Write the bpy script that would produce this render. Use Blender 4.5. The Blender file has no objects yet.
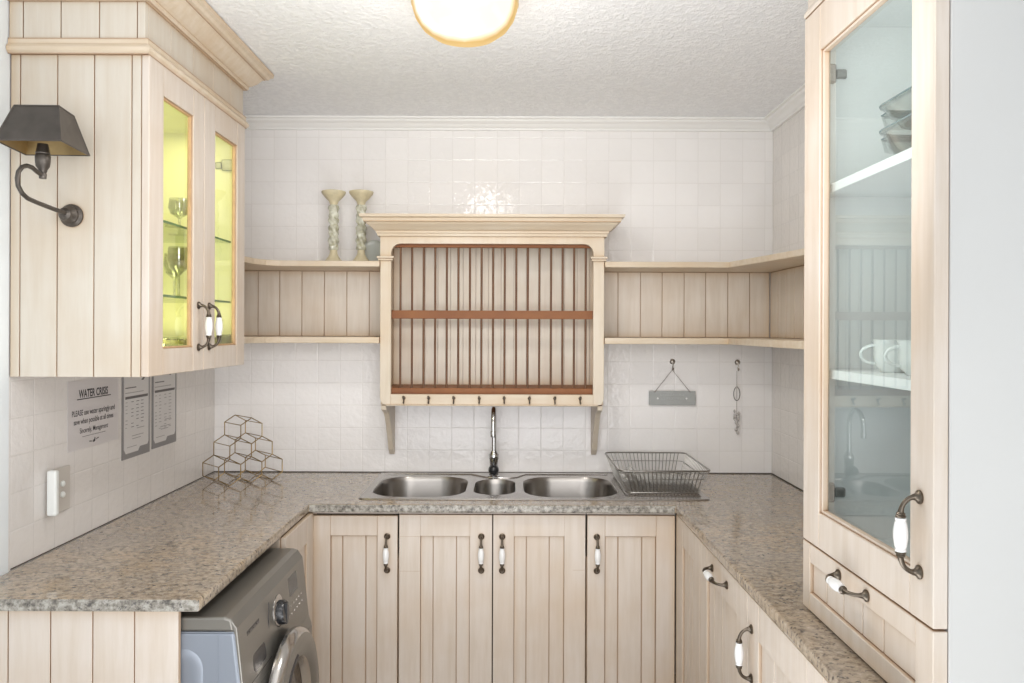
import bpy, bmesh, math, random
from mathutils import Vector, Matrix
random.seed(7)
PI = math.pi
scn = bpy.context.scene
COL = scn.collection
XL, XR, YB, ZC, CT = -1.322, 1.174, 3.45, 2.482, 0.90

# ------------------------------------------------------------------ materials
def nmat(name):
    m = bpy.data.materials.new(name); m.use_nodes = True
    nt = m.node_tree
    return m, nt, nt.nodes['Principled BSDF']
def N(nt, kind, **kw):
    n = nt.nodes.new(kind)
    for k, v in kw.items(): setattr(n, k, v)
    return n
def L(nt, a, b): nt.links.new(a, b)
def math_(nt, op, a, b=None, c=None):
    n = N(nt, 'ShaderNodeMath', operation=op)
    for i, v in enumerate((a, b, c)):
        if v is None: continue
        if isinstance(v, (int, float)): n.inputs[i].default_value = v
        else: L(nt, v, n.inputs[i])
    return n.outputs[0]
def mixc(nt, f, a, b, mode='MIX'):
    n = N(nt, 'ShaderNodeMix', data_type='RGBA', blend_type=mode)
    if isinstance(f, (int, float)): n.inputs[0].default_value = f
    else: L(nt, f, n.inputs[0])
    for i, v in ((6, a), (7, b)):
        if isinstance(v, tuple): n.inputs[i].default_value = (*v, 1)
        else: L(nt, v, n.inputs[i])
    return n.outputs[2]
def ramp(nt, fac, stops):
    n = N(nt, 'ShaderNodeValToRGB')
    e = n.color_ramp.elements
    while len(e) < len(stops): e.new(0.5)
    for i, (p, c) in enumerate(stops):
        e[i].position = p; e[i].color = (*c, 1) if isinstance(c, tuple) else (c, c, c, 1)
    L(nt, fac, n.inputs[0]); return n.outputs[0]
def pos(nt): return N(nt, 'ShaderNodeNewGeometry').outputs['Position']
def noise(nt, vec, scale, detail=3, rough=.5, stretch=None):
    if stretch:
        mp = N(nt, 'ShaderNodeMapping'); mp.inputs['Scale'].default_value = stretch
        L(nt, vec, mp.inputs[0]); vec = mp.outputs[0]
    n = N(nt, 'ShaderNodeTexNoise'); n.inputs['Scale'].default_value = scale
    n.inputs['Detail'].default_value = detail; n.inputs['Roughness'].default_value = rough
    L(nt, vec, n.inputs['Vector']); return n.outputs[0]
def bump(nt, bs, h, strength=.5, dist=.01):
    b = N(nt, 'ShaderNodeBump'); b.inputs['Strength'].default_value = strength
    b.inputs['Distance'].default_value = dist
    L(nt, h, b.inputs['Height']); L(nt, b.outputs[0], bs.inputs['Normal'])
def simple(name, col, rough=.5, metal=0, var=.04, scale=8, **kw):
    m, nt, bs = nmat(name)
    f = noise(nt, pos(nt), scale, 2)
    d = tuple(max(0, c * (1 - var * 2)) for c in col); u = tuple(min(1, c * (1 + var)) for c in col)
    L(nt, mixc(nt, f, d, u), bs.inputs['Base Color'])
    bs.inputs['Roughness'].default_value = rough; bs.inputs['Metallic'].default_value = metal
    for k, v in kw.items(): bs.inputs[k].default_value = v
    return m
def cream(name, base, dark, stretch=(14, 14, 1.2), ao=.9, edge=(.36, .19, .10), rough=.42):
    m, nt, bs = nmat(name)
    p = pos(nt)
    g = noise(nt, p, 3.0, 5, .6, stretch)
    c = mixc(nt, ramp(nt, g, [(.30, 0.0), (.60, 1.0)]), dark, base)
    bl = noise(nt, p, 3.2, 3)
    c = mixc(nt, ramp(nt, bl, [(.48, 0.0), (.75, .5)]), c, (dark[0]*.92, dark[1]*.80, dark[2]*.66))
    fine = noise(nt, p, 9.0, 4, .7, (stretch[0]*1.5, stretch[1]*1.5, stretch[2]*1.5))
    c = mixc(nt, ramp(nt, fine, [(.62, 0.0), (.8, .15)]), c, tuple(x*.72 for x in dark))
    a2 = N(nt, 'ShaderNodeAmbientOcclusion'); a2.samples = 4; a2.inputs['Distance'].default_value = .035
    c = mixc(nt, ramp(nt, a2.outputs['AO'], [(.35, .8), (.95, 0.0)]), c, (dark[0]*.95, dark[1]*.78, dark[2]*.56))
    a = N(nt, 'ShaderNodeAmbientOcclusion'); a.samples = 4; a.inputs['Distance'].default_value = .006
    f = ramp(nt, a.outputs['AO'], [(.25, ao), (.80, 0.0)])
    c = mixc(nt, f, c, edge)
    L(nt, c, bs.inputs['Base Color']); bs.inputs['Roughness'].default_value = rough
    bump(nt, bs, fine, .12, .003)
    return m
M = {}
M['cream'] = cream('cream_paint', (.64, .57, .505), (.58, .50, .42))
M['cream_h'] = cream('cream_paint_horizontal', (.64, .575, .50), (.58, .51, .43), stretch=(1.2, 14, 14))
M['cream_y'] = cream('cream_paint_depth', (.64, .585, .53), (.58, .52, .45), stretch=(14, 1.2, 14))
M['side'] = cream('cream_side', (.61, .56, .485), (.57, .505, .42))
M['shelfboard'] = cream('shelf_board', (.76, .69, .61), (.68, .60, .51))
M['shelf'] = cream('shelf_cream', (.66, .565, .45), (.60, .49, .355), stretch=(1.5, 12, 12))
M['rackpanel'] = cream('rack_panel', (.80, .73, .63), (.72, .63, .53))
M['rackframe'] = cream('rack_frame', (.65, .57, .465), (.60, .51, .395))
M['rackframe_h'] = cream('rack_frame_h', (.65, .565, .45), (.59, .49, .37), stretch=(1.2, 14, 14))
M['white'] = simple('white_lacquer', (.84, .86, .85), .4, var=.02)
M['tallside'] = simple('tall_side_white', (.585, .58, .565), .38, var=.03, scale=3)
M['inner'] = simple('inner_white', (.84, .86, .86), .5, var=.01)
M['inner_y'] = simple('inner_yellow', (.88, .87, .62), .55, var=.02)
M['groove'] = simple('groove_glaze', (.30, .17, .095), .7)
M['groove_soft'] = simple('groove_glaze_soft', (.46, .33, .23), .7)
M['groove_white'] = simple('groove_pale', (.62, .55, .50), .7)
M['olive'] = simple('olive_band', (.40, .40, .12), .3, var=.5, scale=120)
M['tan'] = simple('tan_glaze', (.56, .36, .20), .6, var=.15, scale=30)
M['gap'] = simple('dark_gap', (.09, .07, .055), .8)
M['dowel'] = simple('dark_dowel', (.15, .068, .03), .55, var=.2, scale=20)
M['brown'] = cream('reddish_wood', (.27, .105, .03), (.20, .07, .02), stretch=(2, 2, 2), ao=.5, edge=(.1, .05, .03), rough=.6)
M['drop'] = simple('pale_drop', (.55, .52, .50), .15)
M['bronze'] = simple('aged_bronze', (.15, .125, .10), .34, 1.0, var=.15, scale=60)
M['nickel'] = simple('brushed_nickel', (.42, .38, .34), .28, 1.0, var=.1, scale=60)
M['chrome'] = simple('chrome', (.55, .55, .55), .09, 1.0, var=.02)
M['blackp'] = simple('black_plastic', (.02, .02, .022), .25)
M['porc'] = simple('porcelain', (.80, .80, .80), .12, var=.01)
M['pewter'] = simple('pewter_lamp', (.115, .10, .088), .42, .75, var=.25, scale=22)
M['lampgold'] = simple('lamp_lining', (.34, .24, .11), .35, .7, var=.15, scale=30)
M['brass'] = simple('brass_wire', (.36, .25, .11), .35, 1.0, var=.12, scale=40)
M['wire'] = simple('steel_wire', (.33, .315, .29), .28, 1.0, var=.1, scale=80)
M['paint'] = simple('wall_paint', (.82, .86, .88), .6, var=.02)
M['cornice'] = simple('cornice_white', (.86, .85, .83), .5, var=.01)
M['grey_ink'] = simple('ink_grey', (.17, .16, .16), .7)
M['ink'] = simple('ink_dark', (.05, .045, .05), .7)
M['ink_pale'] = simple('ink_pale', (.40, .38, .38), .7)
M['paper'] = simple('paper', (.72, .69, .69), .45, var=.02)
M['paper2'] = simple('paper_sleeve', (.74, .72, .71), .3, var=.02)
M['sleeve'] = simple('grey_sleeve', (.26, .25, .25), .35, var=.05)
M['plaque'] = simple('grey_plaque', (.37, .38, .37), .55, var=.06, scale=40)
M['plaque_ink'] = simple('plaque_letters', (.50, .51, .50), .55)
M['string'] = simple('string', (.28, .24, .22), .8)
M['socket'] = simple('socket_plate', (.66, .62, .57), .35)
M['whitep'] = simple('white_plastic', (.86, .88, .86), .3, var=.01)
M['floor'] = simple('floor_tile', (.50, .42, .33), .35, var=.1, scale=3)
M['mside'] = simple('machine_side', (.25, .275, .32), .35, .25, var=.02)
M['mfront'] = simple('machine_silver', (.225, .212, .19), .32, .55, var=.03)
M['mdark'] = simple('machine_dark', (.055, .05, .05), .25, .2)
M['mdisp'] = simple('machine_display', (.075, .075, .075), .2)
M['mring'] = simple('machine_ring', (.50, .48, .46), .16, .9, var=.03)
M['mdoorglass'] = simple('machine_door_glass', (.05, .035, .025), .08)
M['mamber'] = simple('drum_amber', (.42, .25, .10), .25, .5, var=.3, scale=20)
M['stickbase'] = simple('antique_wood', (.70, .62, .42), .5, var=.15, scale=40)
M['hinge'] = simple('hinge_metal', (.36, .36, .35), .35, .8, var=.2, scale=90)

def steel():
    m, nt, bs = nmat('brushed_steel')
    p = pos(nt); n = noise(nt, p, 6, 3, .6, (2, 40, 2))
    L(nt, mixc(nt, n, (.36, .34, .325), (.50, .475, .455)), bs.inputs['Base Color'])
    bs.inputs['Metallic'].default_value = 1; bs.inputs['Roughness'].default_value = .24
    bump(nt, bs, n, .05, .002); return m
M['steel'] = steel()
M['steel_dark'] = simple('bowl_steel', (.33, .31, .29), .30, 1.0, var=.12, scale=12)
def tile(name, axis, phase, col=(.91, .885, .87)):
    m, nt, bs = nmat(name)
    sp = N(nt, 'ShaderNodeSeparateXYZ'); p = pos(nt); L(nt, p, sp.inputs[0])
    u = math_(nt, 'DIVIDE', math_(nt, 'SUBTRACT', sp.outputs[axis], phase), .1)
    v = math_(nt, 'DIVIDE', sp.outputs[2], .1)
    fu, fv = math_(nt, 'FRACT', math_(nt, 'ADD', u, 100)), math_(nt, 'FRACT', v)
    def ed(f): return math_(nt, 'MINIMUM', f, math_(nt, 'SUBTRACT', 1, f))
    e = math_(nt, 'MINIMUM', ed(fu), ed(fv))
    gl = ramp(nt, e, [(.008, 1.0), (.024, 0.0)])
    cb = N(nt, 'ShaderNodeCombineXYZ')
    L(nt, math_(nt, 'FLOOR', u), cb.inputs[0]); L(nt, math_(nt, 'FLOOR', v), cb.inputs[1])
    wn = N(nt, 'ShaderNodeTexWhiteNoise'); L(nt, cb.outputs[0], wn.inputs[0])
    sc = N(nt, 'ShaderNodeSeparateColor'); L(nt, wn.outputs['Color'], sc.inputs[0])
    tint = mixc(nt, wn.outputs['Value'], tuple(c*.965 for c in col), col)
    c = mixc(nt, math_(nt, 'MULTIPLY', gl, .33), tint, (.72, .69, .66))
    L(nt, c, bs.inputs['Base Color'])
    bs.inputs['Roughness'].default_value = .08
    wave = noise(nt, p, 38, 2)
    h = math_(nt, 'MULTIPLY', wave, .75)
    h = math_(nt, 'ADD', h, math_(nt, 'MULTIPLY', fu, math_(nt, 'MULTIPLY', math_(nt, 'SUBTRACT', sc.outputs[0], .5), .7)))
    h = math_(nt, 'ADD', h, math_(nt, 'MULTIPLY', fv, math_(nt, 'MULTIPLY', math_(nt, 'SUBTRACT', sc.outputs[1], .5), .7)))
    h = math_(nt, 'SUBTRACT', h, math_(nt, 'MULTIPLY', ramp(nt, e, [(.0, 1.0), (.03, 0.0)]), .22))
    bump(nt, bs, h, .55, .0045)
    return m
M['tile_back'] = tile('white_tiles_back', 0, .04)
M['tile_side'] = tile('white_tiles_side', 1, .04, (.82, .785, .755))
def popcorn():
    m, nt, bs = nmat('textured_ceiling')
    p = pos(nt)
    a = noise(nt, p, 55, 4, .6); b = noise(nt, p, 120, 2)
    h = math_(nt, 'ADD', ramp(nt, a, [(.42, 0.0), (.62, 1.0)]), math_(nt, 'MULTIPLY', b, .5))
    L(nt, mixc(nt, h, (.84, .845, .86), (.92, .925, .935)), bs.inputs['Base Color'])
    bs.inputs['Roughness'].default_value = .8
    bump(nt, bs, h, .6, .004); return m
M['ceiling'] = popcorn()
def granite():
    m, nt, bs = nmat('granite')
    p = pos(nt)
    mp = N(nt, 'ShaderNodeMapping'); mp.inputs['Rotation'].default_value = (0, 0, .5)
    mp.inputs['Scale'].default_value = (1, 1.3, 1); L(nt, p, mp.inputs[0]); q = mp.outputs[0]
    n1 = noise(nt, q, 52, 6, .72); n2 = noise(nt, q, 5, 4, .6); n3 = noise(nt, q, 85, 3, .6)
    c = ramp(nt, n1, [(.30, (.07, .05, .04)), (.39, (.20, .15, .105)), (.47, (.31, .245, .175)), (.58, (.41, .335, .25)), (.74, (.50, .44, .36))])
    c = mixc(nt, ramp(nt, n2, [(.42, 0.0), (.66, .55)]), c, (.33, .285, .24))
    c = mixc(nt, ramp(nt, n2, [(.30, .40), (.45, 0.0)]), c, (.50, .37, .23))
    c = mixc(nt, ramp(nt, n3, [(.58, 0.0), (.63, .9)]), c, (.06, .05, .045))
    c = mixc(nt, ramp(nt, n3, [(.30, .5), (.37, 0.0)]), c, (.58, .53, .46))
    L(nt, c, bs.inputs['Base Color']); bs.inputs['Roughness'].default_value = .10
    bs.inputs['Specular IOR Level'].default_value = .5
    bs.inputs['Coat Weight'].default_value = .35; bs.inputs['Coat Roughness'].default_value = .05
    return m
M['granite'] = granite()
def granite_edge():
    m, nt, bs = nmat('granite_edge')
    p = pos(nt)
    n1 = noise(nt, p, 60, 5, .7); n3 = noise(nt, p, 95, 3, .6)
    c = ramp(nt, n1, [(.34, (.06, .055, .05)), (.45, (.22, .20, .17)), (.60, (.42, .40, .36)), (.74, (.52, .50, .46))])
    c = mixc(nt, ramp(nt, n3, [(.60, 0.0), (.66, .9)]), c, (.09, .08, .08))
    L(nt, c, bs.inputs['Base Color']); bs.inputs['Roughness'].default_value = .3
    return m
def glass(name, tint=(.95, .98, .97), ior=1.5, boost=1.0, rough=.0):
    m = bpy.data.materials.new(name); m.use_nodes = True
    nt = m.node_tree; nt.nodes.clear()
    o = N(nt, 'ShaderNodeOutputMaterial'); mx = N(nt, 'ShaderNodeMixShader')
    t = N(nt, 'ShaderNodeBsdfTransparent'); t.inputs[0].default_value = (*tint, 1)
    g = N(nt, 'ShaderNodeBsdfGlossy'); g.inputs['Roughness'].default_value = rough
    lw = N(nt, 'ShaderNodeLayerWeight'); lw.inputs[0].default_value = .5
    # facing-based Schlick, symmetric for both sides of a thin pane
    f0 = ((ior-1)/(ior+1))**2
    pw = math_(nt, 'POWER', lw.outputs['Facing'], 4.0)
    fr = math_(nt, 'MULTIPLY', math_(nt, 'ADD', f0*2, math_(nt, 'MULTIPLY', pw, 1-f0*2)), boost)
    L(nt, fr, mx.inputs[0]); L(nt, t.outputs[0], mx.inputs[1]); L(nt, g.outputs[0], mx.inputs[2])
    L(nt, mx.outputs[0], o.inputs[0]); return m
M['pane'] = glass('door_glass', (.90, .955, .945), 1.5, 1.1)
M['pane_y'] = glass('door_glass_warm', (.97, .98, .93), 1.5, .8)
M['ware'] = glass('glassware', (.94, .97, .96), 1.5, 1.4)
M['ware_y'] = glass('glassware_warm', (.86, .88, .78), 1.6, 2.2, .05)
M['cup'] = simple('cup_glaze', (.80, .83, .82), .1, **{'Transmission Weight': .0})
M['shelfglass'] = glass('glass_shelf_face', (.93, .97, .92), 1.5, .8)
M['shelfedge'] = simple('glass_shelf_edge', (.08, .20, .10), .2)
M['dishedge'] = simple('glass_rim', (.20, .27, .29), .15)
def pale_disc_mat():
    m, nt, bs = nmat('pale_disc_surface'); 
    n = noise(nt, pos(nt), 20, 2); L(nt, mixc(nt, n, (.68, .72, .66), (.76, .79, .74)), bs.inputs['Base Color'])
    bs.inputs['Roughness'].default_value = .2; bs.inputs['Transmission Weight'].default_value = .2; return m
M['plate'] = pale_disc_mat()
def stickglass():
    m, nt, bs = nmat('carved_glass')
    n = noise(nt, pos(nt), 45, 3)
    L(nt, mixc(nt, ramp(nt, n, [(.35, 0.0), (.65, 1.0)]), (.48, .46, .32), (.86, .86, .74)), bs.inputs['Base Color'])
    bs.inputs['Roughness'].default_value = .12; bs.inputs['Transmission Weight'].default_value = .2
    return m
M['stickglass'] = stickglass()
def emit(name, c0, c1, s):
    m, nt, bs = nmat(name)
    n = noise(nt, pos(nt), 9, 2)
    L(nt, mixc(nt, ramp(nt, n, [(.4, 0.0), (.6, 1.0)]), c0, c1), bs.inputs['Emission Color'])
    bs.inputs['Emission Strength'].default_value = s
    bs.inputs['Base Color'].default_value = (.9, .85, .75, 1); bs.inputs['Roughness'].default_value = .2
    return m
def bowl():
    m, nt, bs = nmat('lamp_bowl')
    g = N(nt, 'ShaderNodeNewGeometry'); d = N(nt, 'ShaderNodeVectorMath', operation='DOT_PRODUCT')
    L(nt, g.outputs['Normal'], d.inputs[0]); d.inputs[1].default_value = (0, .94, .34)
    f = ramp(nt, math_(nt, 'ADD', math_(nt, 'MULTIPLY', d.outputs['Value'], .5), .5), [(.24, 0.0), (.34, 1.0)])  # far side's dimmer amber glow painted into the emission along a fixed direction
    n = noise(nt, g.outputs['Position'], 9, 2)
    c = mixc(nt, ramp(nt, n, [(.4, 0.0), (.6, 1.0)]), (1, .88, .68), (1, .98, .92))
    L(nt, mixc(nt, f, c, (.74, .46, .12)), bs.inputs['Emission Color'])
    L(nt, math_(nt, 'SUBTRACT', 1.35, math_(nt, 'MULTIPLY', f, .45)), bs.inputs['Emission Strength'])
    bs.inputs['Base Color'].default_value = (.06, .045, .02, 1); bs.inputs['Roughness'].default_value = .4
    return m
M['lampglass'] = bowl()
M['lamprim'] = simple('lamp_brass_rim', (.78, .58, .28), .35, .3, var=.12, scale=30)

# ------------------------------------------------------------------ mesh builder
class MB:
    def __init__(s, *mats):
        s.bm = bmesh.new(); s.mats = list(mats); s.mi = 0; s.M = Matrix.Identity(4)
    def mat(s, name):
        if name not in s.mats: s.mats.append(name)
        s.mi = s.mats.index(name); return s
    def v(s, co): return s.bm.verts.new(s.M @ Vector(co))
    def f(s, vs):
        try: fc = s.bm.faces.new(vs)
        except ValueError: return None
        fc.material_index = s.mi; return fc
    def box(s, x0, x1, y0, y1, z0, z1):
        x0, x1 = min(x0, x1), max(x0, x1); y0, y1 = min(y0, y1), max(y0, y1); z0, z1 = min(z0, z1), max(z0, z1)
        c = [s.v((x, y, z)) for z in (z0, z1) for y in (y0, y1) for x in (x0, x1)]
        for q in ((0,2,3,1), (4,5,7,6), (0,1,5,4), (2,6,7,3), (0,4,6,2), (1,3,7,5)): s.f([c[i] for i in q])
        return s
    def prism(s, pts, z0, z1):          # polygon in XY extruded in Z
        a = [s.v((x, y, z0)) for x, y in pts]; b = [s.v((x, y, z1)) for x, y in pts]
        s.f(a[::-1]); s.f(b)
        for i in range(len(pts)):
            j = (i+1) % len(pts); s.f([a[i], a[j], b[j], b[i]])
        return s
    def prof(s, pts, axis, t0, t1):     # polygon extruded along x or y; pts = (other, z)
        def P(p, t): return (t, p[0], p[1]) if axis == 'x' else (p[0], t, p[1])
        a = [s.v(P(p, t0)) for p in pts]; b = [s.v(P(p, t1)) for p in pts]
        s.f(a[::-1]); s.f(b)
        for i in range(len(pts)):
            j = (i+1) % len(pts); s.f([a[i], a[j], b[j], b[i]])
        return s
    def rings(s, rings, closed=True, cap0=True, cap1=True):
        R = [[s.v(p) for p in r] for r in rings]
        n = len(R[0])
        for a, b in zip(R, R[1:]):
            for i in range(n):
                j = (i+1) % n; s.f([a[i], a[j], b[j], b[i]])
        if cap0: s.f(R[0][::-1])
        if cap1: s.f(R[-1])
        return R
    def lathe(s, prof, o=(0,0,0), axis=(0,0,1), seg=24, cap=True):
        o = Vector(o); w = Vector(axis).normalized()
        u = w.orthogonal().normalized(); v = w.cross(u)
        rs = []
        for r, t in prof:
            r = max(r, 1e-5)
            rs.append([o + w*t + (u*math.cos(2*PI*k/seg) + v*math.sin(2*PI*k/seg))*r for k in range(seg)])
        s.rings(rs, cap0=cap, cap1=cap); return s
    def tube(s, pts, r, seg=8, closed=False):
        pts = [Vector(p) for p in pts]; n = len(pts)
        rr = r if isinstance(r, (list, tuple)) else [r]*n
        rs = []; prev = None
        for i, p in enumerate(pts):
            a = pts[(i-1) % n] if (i > 0 or closed) else p
            b = pts[(i+1) % n] if (i < n-1 or closed) else p
            t = (b-a).normalized()
            if prev is None: u = t.orthogonal().normalized()
            else:
                u = prev - t*prev.dot(t)
                u = u.normalized() if u.length > 1e-6 else t.orthogonal().normalized()
            prev = u; w = t.cross(u)
            rs.append([p + (u*math.cos(2*PI*k/seg) + w*math.sin(2*PI*k/seg))*rr[i] for k in range(seg)])
        if closed:
            R = s.rings(rs, cap0=False, cap1=False)
            a, b = R[-1], R[0]
            for i in range(seg): s.f([a[i], a[(i+1)%seg], b[(i+1)%seg], b[i]])
        else: s.rings(rs)
        return s
    def sweep(s, prof, path):           # prof (out, z) closed polygon; path XY, outward = right-hand side
        P = [Vector(p) for p in path]; n = len(P); rs = []
        for i, p in enumerate(P):
            d0 = (P[i]-P[i-1]).normalized() if i else (P[1]-P[0]).normalized()
            d1 = (P[i+1]-P[i]).normalized() if i < n-1 else d0
            n0, n1 = Vector((d0.y, -d0.x)), Vector((d1.y, -d1.x))
            m = (n0+n1); m = m / max(m.dot(n0), .2) if m.length > 1e-6 else n0
            rs.append([(p.x+m.x*o, p.y+m.y*o, z) for o, z in prof])
        s.rings(rs); return s
    def build(s, name, parent=None, bevel=0, smooth=None, seg=1):
        bmesh.ops.recalc_face_normals(s.bm, faces=s.bm.faces)
        me = bpy.data.meshes.new(name); s.bm.to_mesh(me); s.bm.free()
        for k in s.mats: me.materials.append(M[k])
        o = bpy.data.objects.new(name, me); COL.objects.link(o)
        if parent is not None:
            o.parent = parent; r = parent
            while r.parent is not None: r = r.parent
            me.transform(Matrix.Translation(-r['_loc_v'] if False else -Vector(r.location)))
        if smooth:
            for p in me.polygons: p.use_smooth = True
            me.set_sharp_from_angle(angle=math.radians(smooth))
        if bevel:
            b = o.modifiers.new('bevel', 'BEVEL'); b.width = bevel; b.segments = seg
            b.limit_method = 'ANGLE'; b.angle_limit = math.radians(40)
        return o
def tag(o, label=None, cat=None, group=None, kind=None):
    if label: o['label'] = label
    if cat: o['category'] = cat
    if group: o['group'] = group
    if kind: o['kind'] = kind
    return o
def thing(name, loc, label, cat, group=None):
    o = bpy.data.objects.new(name, None); o.empty_display_size = .05
    COL.objects.link(o); o.location = loc
    return tag(o, label, cat, group)
def copy_tree(o, parent=None):
    c = o.copy(); COL.objects.link(c)
    if parent: c.parent = parent
    for ch in list(o.children): copy_tree(ch, c)
    return c
def frameM(o, a, n):                    # local x -> a, local y -> n (outward), z up
    a, n = Vector(a), Vector(n)
    m = Matrix((( a.x, n.x, 0, o[0]), (a.y, n.y, 0, o[1]), (0, 0, 1, o[2]), (0, 0, 0, 1)))
    return m
def struct(name, mb, **kw):
    o = mb.build(name, **kw); o['kind'] = 'structure'; return o

# ------------------------------------------------------------------ shell
struct('floor', MB('floor').box(-2.4, 2.4, -1.3, 3.6, -.05, 0))
struct('ceiling', MB('ceiling').box(-2.4, 2.4, -1.3, 3.6, ZC, ZC+.05))
struct('wall_back', MB('tile_back').box(XL-.1, XR+.1, YB, YB+.1, 0, ZC))
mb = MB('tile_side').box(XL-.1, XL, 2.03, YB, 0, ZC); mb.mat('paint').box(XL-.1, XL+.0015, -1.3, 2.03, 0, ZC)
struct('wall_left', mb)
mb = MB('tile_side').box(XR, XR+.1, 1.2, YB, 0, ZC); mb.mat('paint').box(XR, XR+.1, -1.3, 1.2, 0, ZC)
struct('wall_right', mb)
cor = [(0, 2.432), (.012, 2.432), (.014, 2.440), (.022, 2.446), (.030, 2.456), (.044, 2.464), (.048, 2.472), (.058, 2.474), (.058, ZC), (0, ZC)]
struct('trim_1', MB('cornice').sweep(cor, [(XL, 2.775), (XL, YB), (XR, YB), (XR, 1.79)]))

mb = MB('gap').box(XL+.001, XR-.001, YB-.0045, YB-.0002, CT+.0003, CT+.0038); mb.box(XR-.0045, XR-.0002, 1.80, YB-.004, CT+.0003, CT+.0038); mb.box(XL+.0002, XL+.003, 2.04, YB-.004, CT+.0003, CT+.0025)
struct('trim_2', mb)
# ------------------------------------------------------------------ hardware
def add_handle(mb, o, d, n, half=.0625, sc=1.0):
    """bow handle: centre o, direction d, outward n"""
    o, d, n = Vector(o), Vector(d).normalized(), Vector(n).normalized()
    mb.mat('bronze')
    for sgn in (-1, 1):
        e = o + d*sgn*half
        mb.lathe([(.0115, 0), (.0115, .003), (.0085, .005), (.006, .008), (.005, .012)], e, n, 16)
        pts = []; 
        for k in range(9):
            a = k/8*PI/2
            pts.append(o + d*sgn*(half - .028*(1-math.cos(a))) + n*(.008 + .024*math.sin(a)))
        mb.tube(pts, [.0052, .0045, .004, .004, .004, .004, .0042, .0048, .0055], 10)
        mb.lathe([(.0055, .0275), (.0075, .0285), (.0085, .031), (.0065, .033), (.0075, .035), (.0048, .038)][::-1],
                 o + n*.032, d*sgn, 16)
    mb.mat('porc')
    mb.lathe([(.0065, -.0285), (.0088, -.0275), (.0088, -.0245), (.0078, -.0235), (.0095, -.019), (.0112, -.008), (.0115, 0),
              (.0112, .008), (.0095, .019), (.0078, .0235), (.0088, .0245), (.0088, .0275), (.0065, .0285)], o + n*.032, d, 20)
def handle(parent, o, d, n, label=None, half=.0625):
    mb = MB('bronze', 'porc'); add_handle(mb, o, d, n, half)
    h = mb.build('handle', parent, smooth=40)
    h['label'] = 'aged bronze bow handle with white porcelain grip'
    return h

def panel_door(name, parent, fm, w, z0, z1, stl, str_, rt, rb, grooves, t=.02, matn='cream', extra=(), gmat='groove_soft'):
    """framed door in local frame fm (x across 0..w, y outward, front at y=t)"""
    mb = MB(matn, gmat); mb.M = fm
    mb.box(0, stl, 0, t, z0, z1); mb.box(w-str_, w, 0, t, z0, z1)
    mb.box(stl, w-str_, 0, t-.0004, z1-rt, z1); mb.box(stl, w-str_, 0, t-.0004, z0, z0+rb)
    xs = [stl] + list(grooves) + [w-str_]
    g = .0016
    for a, b in zip(xs, xs[1:]):
        mb.box(a + (g if a != stl else .0012), b - (g if b != w-str_ else .0012), .002, t-.008, z0+rb+.0012, z1-rt-.0012)
    mb.mat(gmat).box(stl-.002, w-str_+.002, .001, t-.0125, z0+rb-.002, z1-rt+.002)
    mb.mat('groove_soft')
    for (a, b, z) in extra: mb.box(a, b, t-.001, t+.0002, z-.0009, z+.0009)
    return mb.build(name, parent, bevel=.0014)

# ------------------------------------------------------------------ base cabinets, back run
YF = 2.84
def base_cab(label, x0, x1, doors, zt=.856):
    root = thing('base_cabinet', ((x0+x1)/2, 3.1, 0), label, 'cabinet')
    mb = MB('cream', 'gap')
    hl, hr_ = (.868 if x0 < -.7 else .70), (.868 if x1 > .6 else .70)
    mb.box(x0+.001, x0+.017, YF+.022, YB-.002, .0, hl); mb.box(x1-.017, x1-.001, YF+.022, YB-.002, .0, hr_)
    mb.box(x0+.017, x1-.017, YF+.022, YB-.002, .10, .118)
    mb.mat('gap').box(x0+.017, x1-.017, YF+.0225, YF+.03, .118, .858)
    mb.mat('groove_white').box(x0+.001, x1-.001, YF+.004, YF+.022, .8605, .869)
    mb.build('carcass', root)
    MB('cream').box(x0+.001, x1-.001, YF+.06, YF+.078, 0, .098).build('plinth', root)
    for (a, b, ia, ib, gr, hx, ztop, ex) in doors:
        fm = frameM((a, YF+.02, 0), (1, 0, 0), (0, -1, 0))
        d = panel_door('door', root, fm, b-a, .115, ztop, ia-a, b-ib, ztop-.779, .085, [g-a for g in gr], extra=[(p-a, q-a, z) for p, q, z in ex])
        handle(d, (hx, YF, .7155), (0, 0, 1), (0, -1, 0))
    return root
base_cab('cream base cabinet with one grooved door, left of the sink, handle at upper right', -.7325, -.4095,
         [(-.7315, -.4125, -.660, -.487, (-.616, -.530), -.450, .853, ())])
base_cab('cream double-door base cabinet under the sink, two handles meeting at centre', -.4095, .2840,
         [(-.4060, -.0635, -.328, -.145, (-.281, -.195), -.103, .8575, [(-.406, -.329, .777), (-.406, -.329, .649)]),
          (-.0590, .2805, .017, .203, (.063, .148), -.026, .8575, [(.234, .278, .655)])])
base_cab('cream base cabinet with one grooved door, right of the sink, handle at upper left', .2840, .6125,
         [(.2880, .6115, .353, .542, (.402, .490), .323, .857, ())])

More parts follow.
